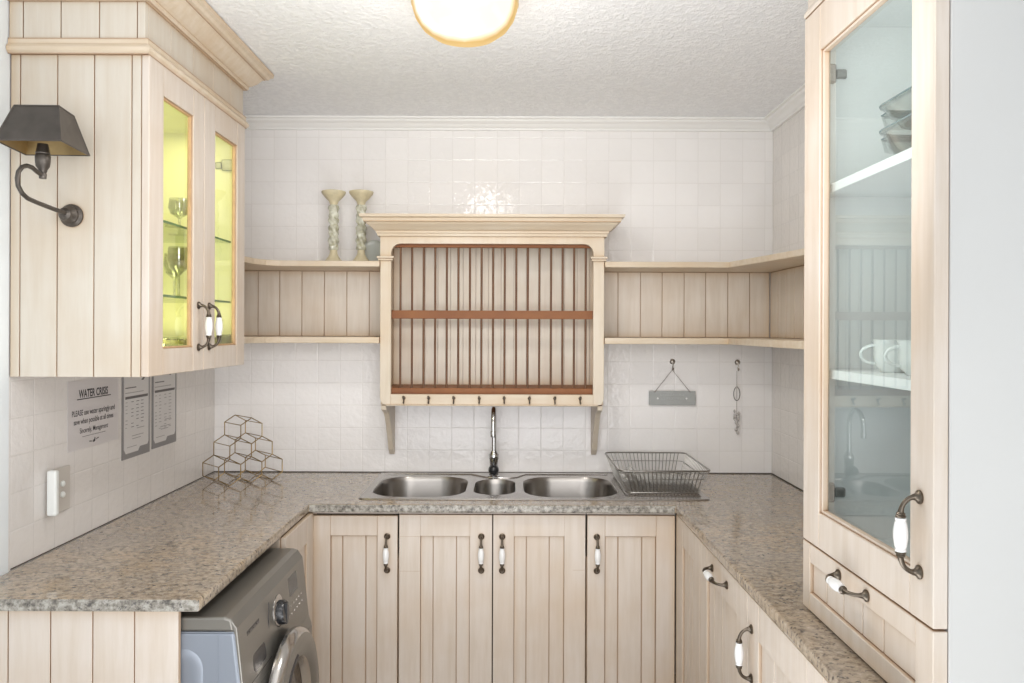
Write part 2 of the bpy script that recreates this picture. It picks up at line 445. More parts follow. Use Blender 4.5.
# right run (faces -X)
XF = .615
def side_cab(label, y0, y1, ins, gr, hspec, name='base_cabinet'):
    root = thing(name, (.9, (y0+y1)/2, 0), label, 'cabinet')
    xb = XR-.002
    mb = MB('cream', 'gap')
    mb.box(XF+.022, xb, y0+.001, y0+.017, 0, .868); mb.box(XF+.022, xb, y1-.017, y1-.001, 0, .868)
    mb.box(XF+.022, xb, y0+.017, y1-.017, .10, .118)
    mb.mat('gap').box(XF+.0225, XF+.03, y0+.017, y1-.017, .118, .866)
    mb.build('carcass', root)
    MB('cream').box(XF+.06, XF+.078, y0+.001, y1-.001, 0, .098).build('plinth', root)
    fm = frameM((XF+.02, y1, 0), (0, -1, 0), (-1, 0, 0))   # local x runs toward the camera
    w = y1-y0
    d = panel_door('door', root, fm, w-.002, .115, .864, ins[0], ins[1], .092, .085, gr)
    if hspec == 'h': handle(d, (XF, 2.252, .822), (0, 1, 0), (-1, 0, 0), half=.078)
    elif hspec == 'v': handle(d, (XF, 1.950, .722), (0, 0, 1), (-1, 0, 0))
side_cab('narrow plain cream cabinet in the right inside corner, without handle', 2.482, 2.838, (.10, .085), (.14, .18, .22), None)
side_cab('cream base cabinet on the right run with a horizontal handle on its top rail', 1.986, 2.482, (.086, .092), (.145, .235), 'h')
side_cab('cream base cabinet on the right run with vertical handle, nearest the camera', 1.502, 1.986, (.086, .086), (.18, .29), 'v')
side_cab('cream base cabinet below the tall glass-door cabinet, at bottom right', 1.266, 1.502, (.07, .07), (), None)

# left run: corner cabinet behind the washing machine, and end panel
root = thing('corner_cabinet', (-1.02, 2.65, 0), 'narrow cream corner cabinet between washing machine and back run of doors', 'cabinet')
mb = MB('cream').box(XL+.004, -.74, 2.485, 2.50, 0, .868); mb.box(XL+.004, -.745, 2.82, 2.835, 0, .868); mb.box(XL+.004, -.745, 2.50, 2.82, .10, .118)
mb.build('carcass', root)
fm = frameM((-.7395, 2.49, 0), (0, 1, 0), (1, 0, 0))
panel_door('door', root, fm, .345, .115, .866, .07, .085, .09, .085, (.12, .19), t=.018)
root = thing('end_panel', (-1.05, 1.85, 0), 'cream tongue-and-groove end panel under the left counter, facing the camera', 'panel')
mb = MB('cream', 'groove_soft')
gx = [XL+.006] + [(p-510)*1.84/770 for p in (9, 51.5, 93.7, 135.5)] + [-.790]
for a, b in zip(gx, gx[1:]): mb.box(a+.0012, b-.0012, 1.840, 1.850, 0, .868)
mb.mat('groove_soft').box(XL+.006, -.7905, 1.8445, 1.856, 0, .867)
mb.build('boards', root, bevel=.001)

# ------------------------------------------------------------------ countertop
def slab(xs, ys, inc, z0, z1, name):
    mb = MB('granite')
    V = {}
    def v(i, j, k):
        if (i, j, k) not in V: V[i, j, k] = mb.v((xs[i], ys[j], (z0, z1)[k]))
        return V[i, j, k]
    I = lambda i, j: 0 <= i < len(xs)-1 and 0 <= j < len(ys)-1 and inc(i, j)
    for i in range(len(xs)-1):
        for j in range(len(ys)-1):
            if not I(i, j): continue
            mb.f([v(i,j,1), v(i+1,j,1), v(i+1,j+1,1), v(i,j+1,1)]); mb.f([v(i,j,0), v(i,j+1,0), v(i+1,j+1,0), v(i+1,j,0)])
            if not I(i-1, j): mb.f([v(i,j,0), v(i,j,1), v(i,j+1,1), v(i,j+1,0)])
            if not I(i+1, j): mb.f([v(i+1,j,0), v(i+1,j+1,0), v(i+1,j+1,1), v(i+1,j,1)])
            if not I(i, j-1): mb.f([v(i,j,0), v(i+1,j,0), v(i+1,j,1), v(i,j,1)])
            if not I(i, j+1): mb.f([v(i,j+1,0), v(i,j+1,1), v(i+1,j+1,1), v(i+1,j+1,0)])
    return mb.build(name, bevel=.007, seg=3)
M['granite_edge'] = granite_edge()
xs = [XL+.003, -.732, -.560, .440, .607, XR-.002]
ys = [1.266, 1.818, 2.812, 2.915, 3.36, YB-.002]
def inc(i, j):
    if i == 0: return j >= 1
    if i == 4: return True
    return j >= 2 and not (i == 2 and j == 3)
ct = slab(xs, ys, inc, .870, CT, 'countertop')
for p in []: pass
tag(ct, 'U-shaped speckled beige and grey granite worktop with polished surface', 'countertop')
# matt sawn face at the visible front ends
ct.data.materials.append(M['granite_edge'])
for p in ct.data.polygons:
    if abs(p.normal.y) > .9 and p.center.y < 3: p.material_index = 1

# ------------------------------------------------------------------ sink
def rrect(x0, x1, y0, y1, r, n=8):
    pts = []
    for cx, cy, a0 in ((x1-r, y1-r, 0), (x0+r, y1-r, 90), (x0+r, y0+r, 180), (x1-r, y0+r, 270)):
        for k in range(n+1):
            a = math.radians(a0 + 90*k/n); pts.append((cx + r*math.cos(a), cy + r*math.sin(a)))
    return pts
root = thing('kitchen_sink', (.05, 3.15, CT), 'stainless steel sink with two large bowls, small centre bowl and drainer', 'sink')
zs = CT + .0045
mb = MB('steel')
outer = rrect(-.569, .757, 2.900, 3.425, .02, 4)
bowls = [rrect(-.540, -.172, 2.925, 3.335, .125, 10), rrect(-.142, .024, 2.965, 3.275, .078, 10), rrect(.056, .428, 2.925, 3.335, .125, 10)]
bm = mb.bm; edges = []
ov = [mb.v((x, y, zs)) for x, y in outer]
def loop_edges(vs): return [bm.edges.new((vs[i], vs[(i+1) % len(vs)])) for i in range(len(vs))]
edges += loop_edges(ov); bl = []
for b in bowls:
    vs = [mb.v((x, y, zs)) for x, y in b]; edges += loop_edges(vs); bl.append(vs)
bmesh.ops.triangle_fill(bm, edges=edges, use_beauty=True)
# keep only plate faces (remove any inside bowls)
def inside(pt, poly):
    c = False; n = len(poly)
    for i in range(n):
        (x1, y1), (x2, y2) = poly[i], poly[(i+1) % n]
        if (y1 > pt[1]) != (y2 > pt[1]) and pt[0] < (x2-x1)*(pt[1]-y1)/(y2-y1)+x1: c = not c
    return c
rm = [f for f in bm.faces if any(inside(f.calc_center_median()[:2], b) for b in bowls)]
bmesh.ops.delete(bm, geom=rm, context='FACES_ONLY')
ov2 = [mb.v((x, y, CT+.0002)) for x, y in rrect(-.573, .761, 2.896, 3.429, .022, 4)]
for i in range(len(ov)): mb.f([ov[i], ov[(i+1)%len(ov)], ov2[(i+1)%len(ov)], ov2[i]])
mb.build('rim', root, smooth=35)
for b, dp in zip(bowls, (.17, .11, .17)):
    mb = MB('steel_dark')
    cx = sum(p[0] for p in b)/len(b); cy = sum(p[1] for p in b)/len(b)
    rs = []
    for sc, z in ((1, zs), (.985, zs-.004), (.965, zs-.02), (.93, zs-dp*.75), (.88, zs-dp*.93), (.78, zs-dp), (.3, zs-dp-.004), (.12, zs-dp-.008)):
        rs.append([(cx+(x-cx)*sc, cy+(y-cy)*sc, z) for x, y in b])
    mb.rings(rs, cap0=False)
    bo = mb.build('bowl', root, smooth=50)
    mb = MB('chrome', 'gap').lathe([(.001, .004), (.02, .004), (.028, .002), (.034, 0)], (cx, cy, zs-dp-.004), (0, 0, 1), 20)
    mb.build('drain', bo, smooth=40)
# raised bars on the tap ledge + drainer grooves
mb = MB('steel')
mb.tube([(-.545, 3.385, zs), (-.17, 3.385, zs), (-.10, 3.315, zs), (.0, 3.300, zs), (.03, 3.315, zs), (.07, 3.385, zs), (.43, 3.385, zs)], .004, 6)
mb.build('ledge_bead', root, smooth=60)
mb = MB('steel')
for k in range(14):
    y = 2.955 + k*.03
    mb.tube([(.46, y, zs-.001), (.735, y, zs-.001)], .004, 6)
mb.build('drainer_ridges', root, smooth=60)

# ------------------------------------------------------------------ faucet
fx, fy = -.068, 3.335
root = thing('kitchen_faucet', (fx, fy, zs), 'chrome swan-neck kitchen mixer tap behind the small centre bowl', 'faucet')
MB('chrome').lathe([(.026, 0), (.026, .006), (.021, .010), (.019, .05), (.019, .062)], (fx, fy, zs-.001), (0,0,1), 24).build('base', root, smooth=40)
mb = MB('chrome', 'blackp').lathe([(.019, .060), (.0195, .075), (.0215, .078), (.0215, .096), (.016, .104), (.012, .112)], (fx, fy, zs), (0,0,1), 24)
mb.build('body', root, smooth=40)
pts = [(fx, fy, zs+.10), (fx, fy, 1.135)]
for k in range(13):
    a = PI*k/12; pts.append((fx, fy-.068+.068*math.cos(a), 1.138+.068*math.sin(a)))
pts.append((fx, fy-.136, 1.115))
MB('chrome').tube(pts, .0098, 14).build('spout', root, smooth=60)
MB('chrome').lathe([(.0105, 0), (.012, .004), (.012, .022), (.010, .026)], (fx, fy-.136, 1.095), (0,0,1), 18).build('nozzle', root, smooth=40)
MB('blackp').lathe([(.001, .050), (.012, .048), (.019, .040), (.0225, .028), (.021, .014), (.014, .004), (.008, -.012)], (fx, fy-.012, zs+.034), (0, -1, .1), 24).build('lever_knob', root, smooth=50)

# ------------------------------------------------------------------ dish rack
root = thing('dish_rack', (.585, 3.17, zs), 'steel wire dish drying basket standing on the sink drainer', 'dish rack')
top = rrect(.420, .775, 2.955, 3.405, .03, 5); bot = rrect(.452, .742, 2.975, 3.375, .03, 5)
zt, zb = 1.000, zs+.009
mb = MB('wire').tube([(x, y, zt) for x, y in top], .0034, 8, closed=True)
mb.build('rim', root, smooth=60)
mb = MB('wire').tube([(x, y, zb) for x, y in bot], .0026, 6, closed=True)
mb.tube([(x*.5+a*.5, y*.5+b*.5, (zt+zb)/2+.01) for (x, y), (a, b) in zip(top, bot)], .0014, 5, closed=True)
mb.build('frame', root, smooth=60)
mb = MB('wire')
nx, ny = 19, 20
for k in range(nx):
    t = (k+.5)/nx; xt = .440+t*(.755-.440); xb_ = .468+t*(.730-.468)
    mb.tube([(xt, 2.955, zt), (xb_, 2.975, zb), (xb_, 3.375, zb), (xt, 3.405, zt)], .0017, 5)
for k in range(ny):
    t = (k+.5)/ny; yt = 2.975+t*.41; yb_ = 2.990+t*.37
    mb.tube([(.420, yt, zt), (.452, yb_, zb+.0025), (.742, yb_, zb+.0025), (.775, yt, zt)], .0016, 5)
for k in range(9):      # plate dividers
    y = 3.02 + k*.036
    mb.tube([(.50, y, zb), (.50, y, zb+.035), (.515, y, zb+.045), (.53, y, zb+.035), (.53, y, zb)], .0013, 5)
mb.build('basket_wires', root, smooth=60)
for x, y in ((.48, 2.99), (.71, 2.99), (.48, 3.36), (.71, 3.36)):
    mb = MB('wire').tube([(x-.012, y, zb), (x-.01, y, zs+.0035), (x+.01, y, zs+.0035), (x+.012, y, zb)], .0028, 6)
    mb.build('foot', root, smooth=60)

# ------------------------------------------------------------------ corner shelves
def boards(mb, fm, w, z0, z1, lines, t=.012, m='shelfboard', gm='groove_soft', ga=.0014):
    mb.M = fm; mb.mat(m)
    xs = [0] + sorted(l for l in lines if 0.004 < l < w-.004) + [w]
    for a, b in zip(xs, xs[1:]): mb.box(a+ga, b-ga, 0, t, z0, z1)
    mb.mat(gm).box(0, w, 0, t-.004, z0, z1)
    mb.M = Matrix.Identity(4)
RX0, RX1, RY = -.540, .391, 3.200
root = thing('wall_shelf', (-.95, 3.35, 1.49), 'cream two-tier boarded wall shelf left of the plate rack, candlesticks on top', 'shelf')
LS = [(XL+.002, 2.765), (-1.042, 2.765), (-1.038, 3.00), (-1.028, 3.09), (-1.00, 3.15), (-.95, 3.183), (-.88, 3.19), (RX0-.002, 3.19), (RX0-.002, YB-.002), (XL+.002, YB-.002)]
MB('shelf').prism(LS, 1.801, 1.825).build('top_board', root, bevel=.003, seg=2)
MB('shelf').prism(LS, 1.483, 1.509).build('bottom_board', root, bevel=.003, seg=2)
mb = MB('shelfboard', 'groove_soft')
ln = [(p-510)*3.437/770 - (XL+.015) for p in (235.8, 258, 279.5, 301.8, 324.2, 346.7, 369.3)]
boards(mb, frameM((XL+.015, YB-.001, 0), (1, 0, 0), (0, -1, 0)), RX0-.003-(XL+.015), 1.51, 1.80, ln)
boards(mb, frameM((XL+.001, 2.766, 0), (0, 1, 0), (1, 0, 0)), .66, 1.51, 1.80, [.0977*k for k in range(1, 7)])
mb.build('back_boards', root, bevel=.0012)
root = thing('wall_shelf', (.85, 3.35, 1.49), 'cream two-tier boarded wall shelf turning the corner, right of the plate rack', 'shelf')
RS = [(RX1+.002, 3.19), (.905, 3.19), (.965, 2.90), (1.005, 2.68), (1.03, 2.4), (1.035, 1.80), (XR-.002, 1.80), (XR-.002, YB-.002), (RX1+.002, YB-.002)]
RS2 = [(RX1+.002, 3.19), (.905, 3.19), (.905, 1.80), (XR-.002, 1.80), (XR-.002, YB-.002), (RX1+.002, YB-.002)]
MB('shelf').prism(RS, 1.801, 1.825).build('top_board', root, bevel=.003, seg=2)
MB('shelf').prism(RS2, 1.483, 1.509).build('bottom_board', root, bevel=.003, seg=2)
mb = MB('shelfboard', 'groove_soft')
x0 = RX1+.003
ln = [(p-510)*3.437/770 - x0 for p in (617.8, 640.3, 662, 684, 705.5, 727.7, 749.5)]
boards(mb, frameM((x0, YB-.001, 0), (1, 0, 0), (0, -1, 0)), XR-.015-x0, 1.51, 1.80, ln)
boards(mb, frameM((XR-.001, YB-.014, 0), (0, -1, 0), (-1, 0, 0)), 1.62, 1.51, 1.80, [.0977*k for k in range(1, 17)])
mb.build('back_boards', root, bevel=.0012)

# ------------------------------------------------------------------ plate rack
root = thing('plate_rack', ((RX0+RX1)/2, 3.33, 1.2), 'cream wall plate rack with brown wooden dowels and moulded cornice above the sink', 'plate rack')
for xa, xb in ((RX0, RX0+.018), (RX1-.018, RX1)): MB('rackframe').prof([(YB-.002, 1.226), (RY+.019, 1.226), (RY+.019, 1.984), (YB-.002, 1.984)], 'x', xa, xb).build('side_panel', root, bevel=.001)
mb = MB('rackpanel', 'groove_white')
boards(mb, frameM((RX0+.018, YB-.001, 0), (1, 0, 0), (0, -1, 0)), RX1-RX0-.036, 1.27, 1.98, [.0565*k+.03 for k in range(0, 16)], m='rackpanel', gm='groove_white', ga=.001)
mb.build('back_boards', root, bevel=.001)
# face frame: stiles with curved foot, frieze with arched corners
sw = .045
for sgn, xo in ((1, RX0), (-1, RX1)):
    xi = xo + sgn*sw; mb = MB('rackframe')
    pts = [(xo, 1.84), (xo, 1.262)]
    for k in range(1, 7):
        a = k/6*PI/2; pts.append((xo + sgn*.020*(1-math.cos(a))*1.0, 1.262 - .034*math.sin(a)))
    pts += [(xi, 1.228), (xi, 1.84)]
    vs0 = [(x, RY, z) for x, z in pts]; vs1 = [(x, RY+.019, z) for x, z in pts]
    mb.rings([vs0, vs1]); mb.build('stile', root, bevel=.0012)
mb = MB('rackframe')
zi, za = 1.840, 1.898
R = .040
xl, xr = RX0+sw, RX1-sw
pts = [(RX0, zi), (xl, zi), (xl, za-R)]
for k in range(1, 9):
    a = k/8*PI/2; pts.append((xl+R-R*math.cos(a), za-R+R*math.sin(a)))
for k in range(0, 9):
    a = PI/2-k/8*PI/2; pts.append((xr-R+R*math.cos(a), za-R+R*math.sin(a)))
pts += [(xr, zi), (RX1, zi), (RX1, 1.99), (RX0, 1.99)]
mb.rings([[(x, RY-.0005, z) for x, z in pts], [(x, RY+.0185, z) for x, z in pts]])
mb.build('frieze', root)
for xa, xb in ((RX0-.0, xl), (xr, RX1+.0)):
    mb = MB('rackframe'); mb.box(xa-.013, xb+.013, RY-.016, RY+.018, 1.836, 1.845); mb.box(xa-.008, xb+.008, RY-.010, RY+.018, 1.827, 1.836)
    mb.build('capital', root, bevel=.002, seg=2)
crown = [(0, 1.928), (.010, 1.928), (.012, 1.938), (.016, 1.941), (.017, 1.949), (.024, 1.953), (.034, 1.963), (.046, 1.973), (.052, 1.981), (.060, 1.983), (.062, 1.989), (.064, 1.996), (.074, 2.000), (.076, 2.011), (0, 2.011)]
mb = MB('rackframe_h').sweep([(o, z) for o, z in crown], [(RX1, YB-.002), (RX1, RY-.001), (RX0, RY-.001), (RX0, YB-.002)][::-1])
mb.box(RX0, RX1, RY, YB-.002, 1.985, 2.0105)
rp = [(RX0, YB-.003), (RX0, RY-.001), (RX1, RY-.001), (RX1, YB-.003)]
for o_, z_ in ((.0118, 1.9375), (.0172, 1.9485), (.0605, 1.9825), (.0645, 1.9965)):
    mb.mat('tan').sweep([(o_-.003, z_), (o_, z_), (o_, z_+.0025), (o_-.003, z_+.0025)], rp)
cr = mb.build('cornice', root)
mb = MB('brown').box(xl-.03, xr+.03, RY+.02, YB-.015, 1.270, 1.296)
mb.build('bottom_board', root, bevel=.0015)
mb = MB('brown').box(RX0+.019, RX1-.019, RY+.024, RY+.042, 1.586, 1.621); mb.box(RX0+.019, RX1-.019, 3.36, 3.374, 1.592, 1.615)
mb.build('middle_rail', root, bevel=.0015)
MB('brown').box(RX0+.019, RX1-.019, RY+.022, RY+.045, 1.885, 1.912).build('top_rail', root, bevel=.0015)
mb = MB('rackframe_h').box(xl-.001, xr+.001, RY+.001, RY+.018, 1.2275, 1.2715); mb.box(xl-.02, xr+.02, RY-.004, RY+.02, 1.2235, 1.2285)
mb.build('hook_rail', root, bevel=.0015)
k0 = (RY+.033)/770
dob = None
for k in range(17):
    x = (400.4+11.57*k-510)*k0
    if dob is None:
        mb = MB('dowel').tube([(x, RY+.033, 1.293), (x, RY+.033, 1.89)], .0046, 8)
        dob = mb.build('dowel', root, smooth=60)
    else:
        c = dob.copy(); COL.objects.link(c); c.parent = root; c.location = ((11.57*k)*k0, 0, 0)
for sgn, xo in ((1, RX0), (-1, RX1)):    # wall brackets: curved, deep at the top
    pts = [(YB-.002, 1.224), (RY+.004, 1.224), (RY+.010, 1.205)]
    for k in range(1, 9):
        t = k/8; pts.append((RY+.02+.185*t**.6, 1.205-.205*t**1.1+.01*t))
    pts += [(YB-.012, .985), (YB-.002, .985)]
    MB('rackframe').prof(pts, 'x', xo+sgn*.004, xo+sgn*.026).build('bracket', root, bevel=.0012)
hk = None
for k, px in enumerate((404.2, 429, 454, 479.5, 504.4, 529.6, 555, 580.3)):
    x = (px-510)*RY/770
    if hk is None:
        hx0 = x
        mb = MB('bronze').lathe([(.0065, 0), (.0065, .002), (.003, .004)], (x, RY+.001, 1.256), (0, -1, 0), 12)
        mb.tube([(x, RY, 1.256), (x, RY-.014, 1.258), (x, RY-.02, 1.262)], [.003, .003, .0055], 8)
        mb.tube([(x, RY-.004, 1.253), (x, RY-.006, 1.240), (x, RY-.012, 1.235), (x, RY-.018, 1.240)], [.003, .0028, .0028, .0035], 8)
        hk = mb.build('cup_hook', root, smooth=50)
    else:
        c = hk.copy(); COL.objects.link(c); c.parent = root; c.location = (x-hx0, 0, 0)

# ------------------------------------------------------------------ candlesticks, pale disc
def stick():
    x, y, z = -.7655, 3.335, 1.8255
    r = thing('candlestick', (x, y, z), 'left of two twisted glass candlesticks, standing clear of the plate rack', 'candlestick', )
    MB('stickbase').lathe([(.040, 0), (.040, .008), (.033, .016), (.022, .030), (.017, .042), (.0155, .052), (.016, .056), (.013, .060)], (x, y, z), (0,0,1), 24).build('base', r, smooth=35)
    rs = []; n = 24; H = .195
    for k in range(61):
        t = k/60; zz = z+.058+H*t
        b = .0175 + .0040*abs(math.sin(t*PI*7))
        rs.append([(x+(b+.0028*math.cos(4*a+t*26))*math.cos(a), y+(b+.0028*math.cos(4*a+t*26))*math.sin(a), zz) for a in [2*PI*i/n for i in range(n)]])
    mb = MB('stickglass'); mb.rings(rs); mb.build('stem', r, smooth=50)
    MB('stickbase').lathe([(.014, .250), (.017, .258), (.020, .268), (.034, .282), (.048, .298), (.052, .306), (.052, .311), (.046, .313), (.040, .307), (.001, .303)], (x, y, z), (0,0,1), 28).build('dish', r, smooth=35)
    return r
s1 = stick()
s2 = copy_tree(s1); s2.location.x = -.646
s2['label'] = 'right of two twisted glass candlesticks, half behind the plate rack cornice'
px_, py_ = -.603, 3.41  # pale round disc set against the wall behind the right candlestick
pl = thing('pale_disc', (px_, py_, 1.826), 'pale round disc leaning on the wall behind the right candlestick', 'plate')
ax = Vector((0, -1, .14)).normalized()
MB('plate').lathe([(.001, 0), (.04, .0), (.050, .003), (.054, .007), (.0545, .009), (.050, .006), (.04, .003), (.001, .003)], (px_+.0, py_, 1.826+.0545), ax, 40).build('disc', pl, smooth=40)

# ------------------------------------------------------------------ left wall cabinet
CX, CY0, CY1 = -.973, 2.03, 2.757
root = thing('wall_cabinet', (-1.14, 2.4, 1.41), 'cream wall cabinet with two lit glass doors on the left wall', 'cabinet')
mb = MB('side', 'groove')
gl = [(p-510)*2.03/770 for p in (19.5, 56.7, 93.5, 131)]
xs = [XL+.003] + gl + [CX]
for a, b in zip(xs, xs[1:]): mb.box(a+.0011, b-.0011, CY0, CY0+.018, 1.412, 2.262)
mb.mat('groove').box(XL+.003, CX, CY0+.005, CY0+.0185, 1.4125, 2.26)
mb.build('side_panel', root, bevel=.0012)
mb = MB('inner_y', 'cream')
mb.box(XL+.003, XL+.010, CY0+.019, CY1-.018, 1.43, 2.255)
mb.box(XL+.003, CX, CY0+.0188, CY0+.023, 1.43, 2.255); mb.box(XL+.003, CX, CY1-.022, CY1-.018, 1.43, 2.255)
mb.box(XL+.010, CX-.002, CY0+.023, CY1-.022, 2.235, 2.255)
mb.box(XL+.010, CX-.002, CY0+.023, CY1-.022, 1.430, 1.436)
mb.mat('cream').box(XL+.003, CX, CY1-.018, CY1, 1.412, 2.262)
mb.box(XL+.003, CX, CY0+.019, CY1-.018, 1.412, 1.430); mb.box(XL+.003, CX, CY0+.019, CY1-.018, 2.255, 2.262)
mb.build('carcass', root)
def glass_door(root, fm, w, z0, z1, sl, sr, rt, rb, pane, m='cream', t=.02, bm_='cream'):
    mb = MB(m, 'groove_soft'); mb.M = fm
    mb.box(0, sl, 0, t, z0, z1); mb.box(w-sr, w, 0, t, z0, z1)
    mb.box(sl, w-sr, 0, t-.0004, z1-rt, z1); mb.box(sl, w-sr, 0, t-.0004, z0, z0+rb)
    # inner bead
    b = .006; mb.mat(bm_)
    mb.box(sl, sl+b, .004, t-.006, z0+rb, z1-rt); mb.box(w-sr-b, w-sr, .004, t-.006, z0+rb, z1-rt)
    mb.box(sl+b, w-sr-b, .004, t-.006, z1-rt-b, z1-rt); mb.box(sl+b, w-sr-b, .004, t-.006, z0+rb, z0+rb+b)
    d = mb.build('door', root, bevel=.0016)
    g = MB(pane); g.M = fm
    g.f([g.v(c) for c in ((sl+.002, .006, z0+rb+.002), (w-sr-.002, .006, z0+rb+.002), (w-sr-.002, .006, z1-rt-.002), (sl+.002, .006, z1-rt-.002))])
    g.build('glass_pane', d)
    return d
for (ya, yb, ga, gb, hy) in ((2.028, 2.3915, 2.113, 2.313, 2.352), (2.3945, 2.759, 2.483, 2.684, 2.434)):
    fm = frameM((CX+.001, ya, 0), (0, 1, 0), (1, 0, 0))
    d = glass_door(root, fm, yb-ya, 1.413, 2.262, ga-ya, yb-gb, .082, .072, 'pane_y', bm_='tan')
    handle(d, (CX+.021, hy, 1.548), (0, 0, 1), (1, 0, 0), half=.064)
for z in (1.632, 1.845):
    mb = MB('shelfglass', 'shelfedge').box(XL+.011, CX-.02, CY0+.024, CY1-.023, z, z+.006)
    mb.mat('shelfedge').box(CX-.0199, CX-.019, CY0+.024, CY1-.023, z-.0005, z+.0065)
    mb.build('glass_shelf', root)
for z in (2.12, 1.50):
    MB('hinge').box(CX-.05, CX-.004, CY1-.034, CY1-.0225, z-.02, z+.02).box(CX-.075, CX-.05, CY1-.030, CY1-.0225, z-.012, z+.012).build('hinge', root, bevel=.003)
# frieze and mouldings
mb = MB('side', 'groove')
zf0, zf1 = 2.300, 2.400
fx0 = CX+.012
xs = [XL+.003] + [(p-510)*2.02/770 for p in (21.6, 59.4, 98, 135.8)] + [fx0+.001]
for a, b in zip(xs, xs[1:]): mb.box(a+.001, b-.001, CY0-.008, CY0+.01, zf0, zf1)
mb.mat('groove').box(XL+.003, fx0-.001, CY0-.003, CY0+.012, zf0, zf1)
yy = [CY0-.008 + .155*k for k in range(5)] + [CY1+.008]
mb.mat('side')
for a, b in zip(yy, yy[1:]): mb.box(fx0-.016, fx0, a+.0008 + (.0185 if a < CY0 else 0), b-.0008, zf0, zf1)
mb.mat('groove').box(fx0-.018, fx0-.004, CY0+.012, CY1+.006, zf0, zf1)
mb.mat('side').box(XL+.003, fx0-.018, CY1-.01, CY1+.008, zf0, zf1)
mb.build('frieze', root, bevel=.001)
pth = [(XL+.003, CY0-.002), (CX+.012, CY0-.002), (CX+.012, CY1+.004), (XL+.003, CY1+.004)]
ml = [(-.03, 2.2625), (.010, 2.2625), (.016, 2.268), (.018, 2.276), (.014, 2.283), (.009, 2.288), (.009, 2.3), (-.03, 2.3)]
ml = [(o, z+.0) for o, z in ml]
mb = MB('shelf', 'groove').sweep(ml, pth)
def line(mb, pth, o, z, h=.0022): mb.mat('groove_soft').sweep([(o-.004, z), (o, z), (o, z+h), (o-.004, z+h)], pth)
line(mb, pth, .0096, 2.2995, .0025); line(mb, pth, .0105, 2.2607, .0028)
mb.build('moulding', root)
cw = [(-.03, 2.400), (.012, 2.400), (.016, 2.404), (.016, 2.412), (.026, 2.418), (.040, 2.430), (.052, 2.446), (.060, 2.452), (.070, 2.454), (.076, 2.462), (.084, 2.466), (.086, ZC-.003), (-.03, ZC-.003)]
mb = MB('shelf').sweep(cw, pth); line(mb, pth, .0125, 2.3985, .0025); line(mb, pth, .0168, 2.4115, .003); line(mb, pth, .0612, 2.4505, .0028)
mb.build('crown', root)

# glassware in left cabinet
def wine_glass(x, y, z, lab, h=.16):
    o = MB('ware_y').lathe([(.034, 0), (.033, .002), (.006, .006), (.004, .012), (.004, h*.45), (.008, h*.48), (.028, h*.58), (.036, h*.75), (.032, h), (.0305, h), (.0345, h*.75), (.026, h*.59), (.002, h*.51)], (0, 0, 0), (0,0,1), 24).build('wine_glass', smooth=40)
    o.location = (x, y, z); tag(o, lab, 'glass'); return o
wine_glass(-1.05, 2.44, 1.6385, 'stemmed glass on the lower glass shelf, closest behind the near lit door')
wine_glass(-1.16, 2.66, 1.6385, 'stemmed glass deeper on the lower glass shelf of the lit cabinet')
wine_glass(-1.10, 2.56, 1.8515, 'short stemmed glass on the upper glass shelf of the lit cabinet', .12)
tr = thing('glass_platter', (-1.12, 2.54, 1.4365), 'patterned glass serving dish on the floor of the lit cabinet', 'dish')
mb = MB('ware_y')
rs = []
for s_, z_ in ((.75, 1.4370), (.8, 1.4372), (.96, 1.490), (1.0, 1.510), (.97, 1.510), (.78, 1.443), (.1, 1.443)):
    rs.append([(-1.12+(x+1.12)*s_, 2.54+(y-2.54)*s_, z_) for x, y in rrect(-1.24, -1.00, 2.39, 2.69, .04, 4)])
mb.rings(rs); mb.build('dish_body', tr, smooth=30)
mb = MB('olive')
mb.rings([[(-1.12+(x+1.12)*s_, 2.54+(y-2.54)*s_, z_) for x, y in rrect(-1.24, -1.00, 2.39, 2.69, .04, 4)] for s_, z_ in ((.992, 1.494), (1.004, 1.505))], cap0=False, cap1=False)
mb.build('patterned_band', tr)

# ------------------------------------------------------------------ sconce
root = thing('wall_sconce', (-1.155, 2.03, 1.837), 'dark pewter swing-neck wall lamp with tapered square shade on the cabinet side', 'wall lamp')
sx = -1.155
MB('pewter').lathe([(.030, 0), (.030, .006), (.024, .012), (.024, .018), (.018, .026), (.016, .036), (.008, .042)], (sx, CY0-.0005, 1.837), (0, -1, 0), 28).build('wall_plate', root, smooth=35)
path = [(1.992, 1.838), (1.93, 1.8415), (1.87, 1.846), (1.835, 1.850), (1.815, 1.858), (1.80, 1.873), (1.797, 1.890), (1.801, 1.906), (1.814, 1.920), (1.832, 1.927), (1.852, 1.927), (1.870, 1.921), (1.888, 1.917)]
MB('pewter').tube([(sx+.004, y, z) for y, z in path], .0055, 12).build('arm', root, smooth=60)
mb = MB('pewter').lathe([(.008, 0), (.009, .010), (.008, .014), (.010, .018), (.010, .022), (.0155, .030), (.017, .042), (.0175, .055), (.0155, .060), (.0165, .063), (.015, .066), (.012, .085)], (sx+.005, 1.893, 1.908), (0,0,1), 24)
mb.build('socket', root, smooth=35)
mb = MB('pewter', 'lampgold')
def pyr(zA, zB, g, m):
    A = [(-1.216+g, 1.812+g), (-1.062-g, 1.818+g), (-1.080-g, 1.975-g), (-1.240+g, 1.968-g)]
    B = [(-1.190+g, 1.845+g), (-1.085-g, 1.848+g), (-1.100-g, 1.940-g), (-1.205+g, 1.937-g)]
    mb.mat(m)
    a = [mb.v((x, y, zA)) for x, y in A]; b = [mb.v((x, y, zB)) for x, y in B]
    for i in range(4): mb.f([a[i], a[(i+1)%4], b[(i+1)%4], b[i]])
    mb.f(b); return A, B
A, B = pyr(1.984, 2.074, 0, 'pewter'); pyr(1.984, 2.071, .0025, 'lampgold')
mb.mat('pewter')
